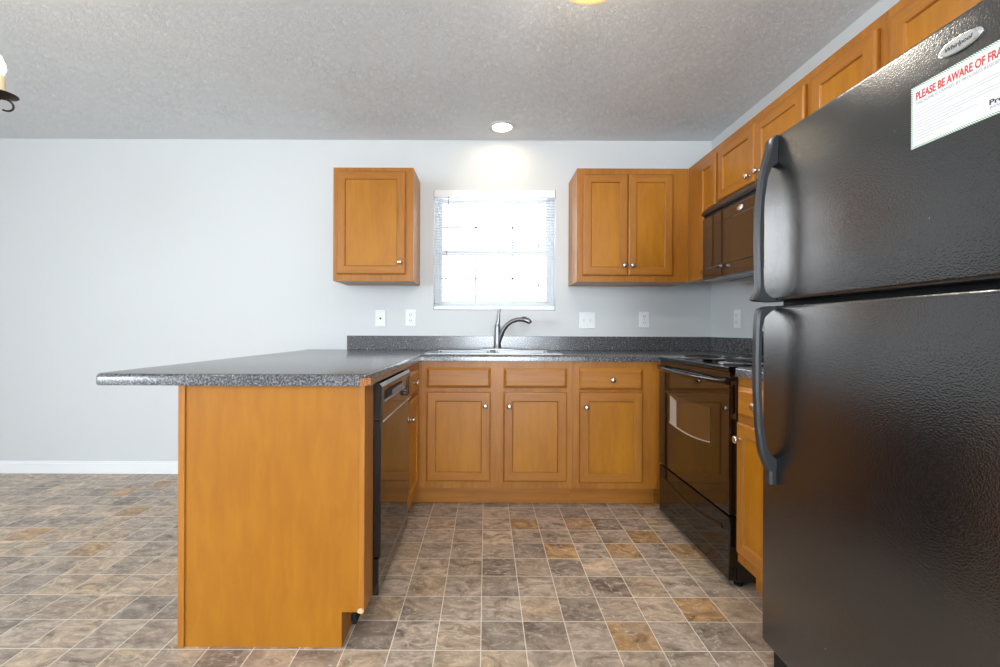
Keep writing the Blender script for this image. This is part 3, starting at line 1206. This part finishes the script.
# ------------------------------------------------------------------ refrigerator
XFR, FY1 = 0.869, 1.421
FW = 0.762
fr = thing('refrigerator', 'tall black top-freezer refrigerator with pebbled doors and dark curved handles', 'refrigerator', (XFR, FY1, 0), -PI / 2)
zS0, zS1 = 1.137, 1.151
obj('cabinet_body', B(.004, FW - .004, .068, XW - XFR - .03, .03, 1.640, .006), 'black_satin', fr)
obj('gasket', B(.012, FW - .012, .0585, .0675, .10, 1.63), 'black_matt', fr)
fz = obj('freezer_door', B(0, FW, 0, .058, zS1, 1.648, .011, 4), 'fridge', fr, True)
fd = obj('fresh_food_door', B(0, FW, 0, .058, .092, zS0, .011, 4), 'fridge', fr, True)
obj('kick_grille', B(.03, FW - .03, .020, .066, .022, .086, .004), 'black_matt', fr)
for x in (.055, FW - .055):
    bm = bmesh.new()
    lathe(bm, [(.020, 0), (.020, .03), (0, .03)], 14, Matrix.Translation((x, .05, .0210)) @ Matrix.Rotation(PI / 2, 4, 'Y') @ Matrix.Translation((0, 0, -.015)))
    obj('roller', bm, 'black_matt', fr, True)
obj('hinge_cover', B(FW - .11, FW - .02, .01, .10, 1.6485, 1.668, .006), 'black_satin', fr)


def sweep_handle(parent, prof, hw_):
    """prof: (y outer, y inner, z, half width) stations; a D-shaped bar standing off the door."""
    bm = bmesh.new()
    rings = []
    for yo, yi, z, hwid in prof:
        cs = [(-hwid, yi), (-hwid, yo + .006), (-hwid * .62, yo), (hwid * .62, yo), (hwid, yo + .006), (hwid, yi), ]
        rings.append([bm.verts.new((hw_ + a, b, z)) for a, b in cs])
    for a, b in zip(rings, rings[1:]):
        for k in range(6):
            bm.faces.new((a[k], a[(k + 1) % 6], b[(k + 1) % 6], b[k]))
    bm.faces.new(rings[0][::-1])
    bm.faces.new(rings[-1])
    return obj('handle', bm, 'handle', parent, True)


HXP = .058                     # handle centre from the opening edge
# freezer handle: wide foot at the top, bows out, turns in again just above the split
zt_ = 1.646
sweep_handle(fz, [
    (-.010, .002, zt_, .017), (-.020, .0005, zt_ - .012, .018), (-.026, -.0005, zt_ - .045, .018), (-.036, -.0005, zt_ - .083, .017),
    (-.040, -.016, zt_ - .094, .016), (-.046, -.028, zt_ - .125, .015), (-.053, -.037, zt_ - .19, .014), (-.057, -.041, zt_ - .27, .014), (-.057, -.041, zt_ - .36, .014),
    (-.056, -.040, zS1 + .10, .014), (-.055, -.039, zS1 + .045, .014), (-.058, -.034, zS1 + .026, .015), (-.066, -.020, zS1 + .012, .016), (-.069, -.0005, zS1 + .004, .017), (-.058, -.0005, zS1 - .001, .017), (-.024, -.0005, zS1 - .003, .017)], HXP)
zb_ = .602
sweep_handle(fd, [
    (-.030, -.0005, zS0 - .002, .017), (-.047, -.0005, zS0 - .008, .017), (-.053, -.018, zS0 - .018, .016), (-.056, -.036, zS0 - .036, .015),
    (-.058, -.043, zS0 - .07, .014), (-.060, -.045, zS0 - .16, .014), (-.059, -.044, zS0 - .26, .014), (-.054, -.038, zS0 - .36, .014),
    (-.046, -.028, zS0 - .425, .015), (-.041, -.014, zS0 - .447, .016), (-.037, -.0005, zS0 - .458, .017),
    (-.028, -.0005, zb_ + .055, .017), (-.020, -.0005, zb_ + .0405, .016), (-.018, -.0005, zb_ + .04, .0155), (-.018, -.0005, zb_, .0155)], HXP)
# oval maker's badge
bm = bmesh.new()
lathe(bm, [(1.0, 0), (1.0, .002), (.9, .0042), (.82, .0044), (.80, .0036), (0, .0038)], 36,
      Matrix.Translation((FY1 - .829, -.0002, 1.5905)) @ Matrix.Rotation(PI / 2, 4, 'X') @ Matrix.Diagonal((.040, .0150, 1, 1)))
bd = obj('badge', bm, 'badge', fz, True)
text_mesh('badge_lettering', 'Whirlpool', .0115, 'ink_dark', bd, FY1 - .829 - .024, -.0043, 1.5868, width=.048, shear=.25)

# notice card on the freezer door
nt = thing('notice_card', 'white warning notice with green striped border and red heading on freezer door', 'notice', (XFR - .0004, 0.9235, 1.432), -PI / 2)
NW, NH = .215, .1245
bm = B(0, NW, -.0008, 0, 0, NH)
obj('striped_border', bm, 'stripe', nt)
obj('paper', B(.0045, NW - .0045, -.0011, -.0009, .0045, NH - .0045), 'paper', nt)
text_mesh('heading', 'PLEASE BE AWARE OF FRAUD', .0215, 'ink_red', nt, .0105, -.0013, NH - .0285, width=.172, bold=.0007)
text_mesh('sub_heading', 'THIS HOME IS OWNED BY PROGRESS RESIDENTIAL', .0085, 'ink_grey', nt, .010, -.0013, NH - .0390, width=.168)
bm = bmesh.new()
zz = NH - .049
for k, wd in enumerate((.06, .19, .185, .055, .19, .188, .15, .19, .10, .12, .06)):
    box(bm, .010, .010 + (wd if k < 6 else wd * .6), -.0013, -.0011, zz, zz + .0011)
    zz -= .0058 if k not in (0, 3, 6) else .0068
obj('body_copy', bm, plain('fine_print_grey', (176, 176, 182), .6), nt)
text_mesh('logo', 'Progress', .0125, 'ink_dark', nt, .144, -.0013, .020, width=.055, bold=.0004)
text_mesh('logo', 'RESIDENTIAL', .006, 'ink_grey', nt, .145, -.0013, .013, width=.053)


# ------------------------------------------------------------------ wall plates
def plate(kind, label, x, z, wall='back', group=None):
    if wall == 'back':
        t = thing('wall_plate', label, 'outlet' if kind == 'outlet' else 'switch' if kind == 'switch' else 'jack', (x, D - .0003, z), 0, group)
    else:
        t = thing('wall_plate', label, 'outlet', (XW - .0003, x, z), -PI / 2, group)
    hw2 = .058 if kind == 'switch' else .0375
    obj('cover', B(-hw2, hw2, -.007, 0, -.060, .060, .003), 'white_plastic', t)
    if kind == 'outlet':
        for s in (-1, 1):
            bm = bmesh.new()
            box(bm, -.017, .017, -.0095, -.0068, s * .0225 - .0145, s * .0225 + .0145, .003)
            soc = obj('socket', bm, 'white_plastic', t)
            bm = bmesh.new()
            for a in (-.007, .007):
                box(bm, a - .0014, a + .0014, -.0100, -.0092, s * .0225 - .003, s * .0225 + .007)
            box(bm, -.002, .002, -.0100, -.0092, s * .0225 - .0115, s * .0225 - .007)
            obj('slots', bm, 'slot', soc)
    elif kind == 'switch':
        for s in (-1, 1):
            bm = bmesh.new()
            box(bm, s * .0235 - .0055, s * .0235 + .0055, -.0085, -.0068, -.013, .013, .001)
            v0 = box(bm, s * .0235 - .004, s * .0235 + .004, -.020, -.008, -.002, .008, .0015)
            obj('toggle', bm, plain('toggle_white', (222, 224, 226), .4), t)
    else:
        bm = bmesh.new()
        lathe(bm, [(.0065, 0), (.0065, .004), (.0045, .0045), (.0045, .010), (0, .010)], 14, Matrix.Translation((0, -.0068, .0)) @ Matrix.Rotation(PI / 2, 4, 'X'))
        obj('jack', bm, 'slot', t, True)
    for s in (-1, 1):
        bm = bmesh.new()
        zz = s * .045 if kind != 'outlet' else 0
        if kind == 'outlet' and s == 1:
            bm.free()
            continue
        lathe(bm, [(.003, 0), (.0028, .0009), (0, .001)], 10, Matrix.Translation((0, -.0069, zz)) @ Matrix.Rotation(PI / 2, 4, 'X'))
        obj('screw', bm, plain('screw_white', (205, 207, 210), .35), t)
    return t


def at_back(px, py):
    s = FPX / D
    return (px - CX) / s, CAM_H + (CY - py) / s


x, z = at_back(380.3, 318.8)
plate('jack', 'white wall plate with one small dark jack, left of the window', x, z)
x, z = at_back(410.3, 318.0)
plate('outlet', 'white duplex outlet just left of the window, above the backsplash', x, z)
x, z = at_back(586.5, 320.0)
plate('switch', 'wide white two-toggle switch plate right of the window', x, z)
x, z = at_back(643.5, 319.0)
plate('outlet', 'white duplex outlet under the two door wall cabinet', x, z)
plate('outlet', 'white duplex outlet on the right wall beside the refrigerator handle', 2.955, 1.140, 'right')

# ------------------------------------------------------------------ lamps
rl = thing('recessed_light', 'small round recessed ceiling downlight with white ring, above the window', 'ceiling light', (0.105, 3.085, H))
bm = bmesh.new()
n = 36
P = [(.092, -.0005), (.090, -.006), (.080, -.009), (.068, -.007), (.066, -.0005)]
rings = [[bm.verts.new((r * math.cos(2 * PI * j / n), r * math.sin(2 * PI * j / n), z)) for j in range(n)] for r, z in P]
for a, b in zip(rings, rings[1:] + rings[:1]):
    for j in range(n):
        bm.faces.new((a[j], a[(j + 1) % n], b[(j + 1) % n], b[j]))
obj('trim_ring', bm, plain('ring_white', (205, 205, 208), .4), rl, True)
bm = bmesh.new()
lathe(bm, [(.0655, -.0008), (.0655, -.003), (0, -.0045)], 32)
obj('lens', bm, 'lens', rl)
l = bpy.data.lights.new('downlight', 'AREA')
l.shape = 'DISK'
l.size = .12
l.energy = 0.85
l.color = (1.0, .76, .45)
lo = bpy.data.objects.new('downlight', l)
lo.location = (0, 0, -.012)
lo.parent = rl
COL.objects.link(lo)

DX, DY = 0.405, 1.71
fl = thing('flush_ceiling_light', 'amber glass dome ceiling light just entering the top edge of the picture', 'ceiling light', (DX, DY, H))
bm = bmesh.new()
lathe(bm, [(.165, -.0005), (.165, -.018), (.158, -.024), (0, -.024)], 36)
obj('pan', bm, plain('pan_bronze', (96, 78, 60), .4, .7), fl, True)
bm = bmesh.new()
lathe(bm, [(.15 * math.cos(a), -.0245 - .075 * math.sin(a)) for a in [k * PI / 2 / 12 for k in range(13)]], 36)
obj('dome', bm, 'dome', fl, True)
bm = bmesh.new()
lathe(bm, [(.012, -.0985), (.013, -.106), (.008, -.114), (0, -.117)], 16)
obj('finial', bm, plain('finial_bronze', (96, 78, 60), .4, .7), fl, True)


def dome_lamp(parent, energy, color, kind='AREA'):
    l = bpy.data.lights.new('dome_lamp', kind)
    if kind == 'AREA':
        l.shape = 'DISK'
        l.size = .27
    else:
        l.shadow_soft_size = .12
    l.energy = energy
    l.color = color
    lo = bpy.data.objects.new('dome_lamp', l)
    lo.location = (0, 0, -.125 if kind == 'AREA' else -.20)
    lo.parent = parent
    COL.objects.link(lo)


dome_lamp(fl, 4.5, (1.0, .93, .82))
dome_lamp(fl, 2.2, (1.0, .92, .78), 'POINT')
# copy of the dome, added unseen behind the camera as a fill light
f2 = fl.copy()
f2.location = (0.45, -1.9, H)
f2['label'] = 'second amber dome ceiling light over the living area, behind the camera'
COL.objects.link(f2)
for c in list(fl.children):
    if c.type == 'MESH':
        c2 = c.copy()
        c2.parent = f2
        COL.objects.link(c2)
dome_lamp(f2, 24, (1.0, .93, .82), 'POINT')  # fill lamp of the added dome

# candle chandelier over the dining area, one arm of it inside the picture
ar = .28
aim = math.atan2(1.0765, 1.0)
d_ = 1.5
tip = Vector(((-1.2 - CX) / FPX * d_, d_, CAM_H + (CY - 97) / FPX * d_))
cen = Vector((tip.x - ar * math.cos(aim), tip.y - ar * math.sin(aim), 0))
ch = thing('chandelier', 'dark iron candle chandelier, one lit candle arm visible at the left edge', 'chandelier', (cen.x, cen.y, tip.z))
bm = bmesh.new()
lathe(bm, [(0, -.16), (.012, -.155), (.018, -.14), (.008, -.12), (.02, -.10), (.024, -.06), (.012, -.03), (.009, .05), (.016, .10), (.010, .16), (.006, .20), (0, .20)], 20)
obj('stem', bm, 'iron', ch, True)
bm = bmesh.new()
zc = .2
k = 0
top = H - tip.z - .03
while zc < top - .01:
    ca = []
    for j in range(14):
        a = 2 * PI * j / 14
        u, v = .011 * math.cos(a), .019 * math.sin(a)
        ca.append((u, 0, zc + .017 + v) if k % 2 == 0 else (0, u, zc + .017 + v))
    tube(bm, ca, .0022, 6, closed=True)
    zc += .032
    k += 1
obj('chain', bm, 'iron', ch, True)
bm = bmesh.new()
lathe(bm, [(.06, H - tip.z - .0005), (.058, H - tip.z - .012), (.03, H - tip.z - .028), (.006, H - tip.z - .035), (0, H - tip.z - .035)], 24)
obj('canopy', bm, 'iron', ch, True)
for k in range(5):
    a = aim + k * 2 * PI / 5
    ca, sa = math.cos(a), math.sin(a)
    rad = lambda r, z: (r * ca, r * sa, z)
    bm = bmesh.new()
    tube(bm, [rad(.012, -.09), rad(.05, -.055), rad(.10, -.085), rad(.16, -.115), rad(.225, -.095), rad(.262, -.045), rad(.279, -.006)], [.006, .0055, .0055, .0055, .0055, .005, .005], 8)
    # scroll curling outward below the cup
    sc = []
    for j in range(15):
        u = j / 14
        aa = PI / 2 - u * 1.12 * PI
        rr = .020 - .002 * u
        sc.append(rad(.279 + .012 + rr * math.cos(aa), -.029 + rr * math.sin(aa)))
    tube(bm, [rad(.272, -.010)] + sc, .003, 6)
    arm = obj('arm', bm, 'iron', ch, True)
    T = Matrix.Translation(rad(ar, 0))
    bm = bmesh.new()
    lathe(bm, [(.004, -.010), (.012, -.008), (.030, -.003), (.044, .002), (.0445, .0035), (.030, .000), (.013, -.002), (.013, .012), (0, .012)], 28, T)
    obj('cup', bm, 'iron', arm, True)
    bm = bmesh.new()
    lathe(bm, [(.0125, .0122), (.0125, .066), (.010, .068), (0, .068)], 18, T)
    obj('candle', bm, 'candle', arm, True)
    bm = bmesh.new()
    lathe(bm, [(.007, .0682), (.0085, .073), (.0115, .080), (.0132, .087), (.0136, .093), (.0128, .100), (.0108, .107), (.0080, .113), (.0055, .119), (.0036, .125), (.002, .130), (0, .132)], 24, T)
    obj('flame_bulb', bm, 'bulb', arm, True)
l = bpy.data.lights.new('chandelier_glow', 'POINT')
l.energy = 5
l.color = (1.0, .80, .54)
l.shadow_soft_size = .12
lo = bpy.data.objects.new('chandelier_glow', l)
lo.location = (0, 0, .42)
lo.parent = ch
COL.objects.link(lo)
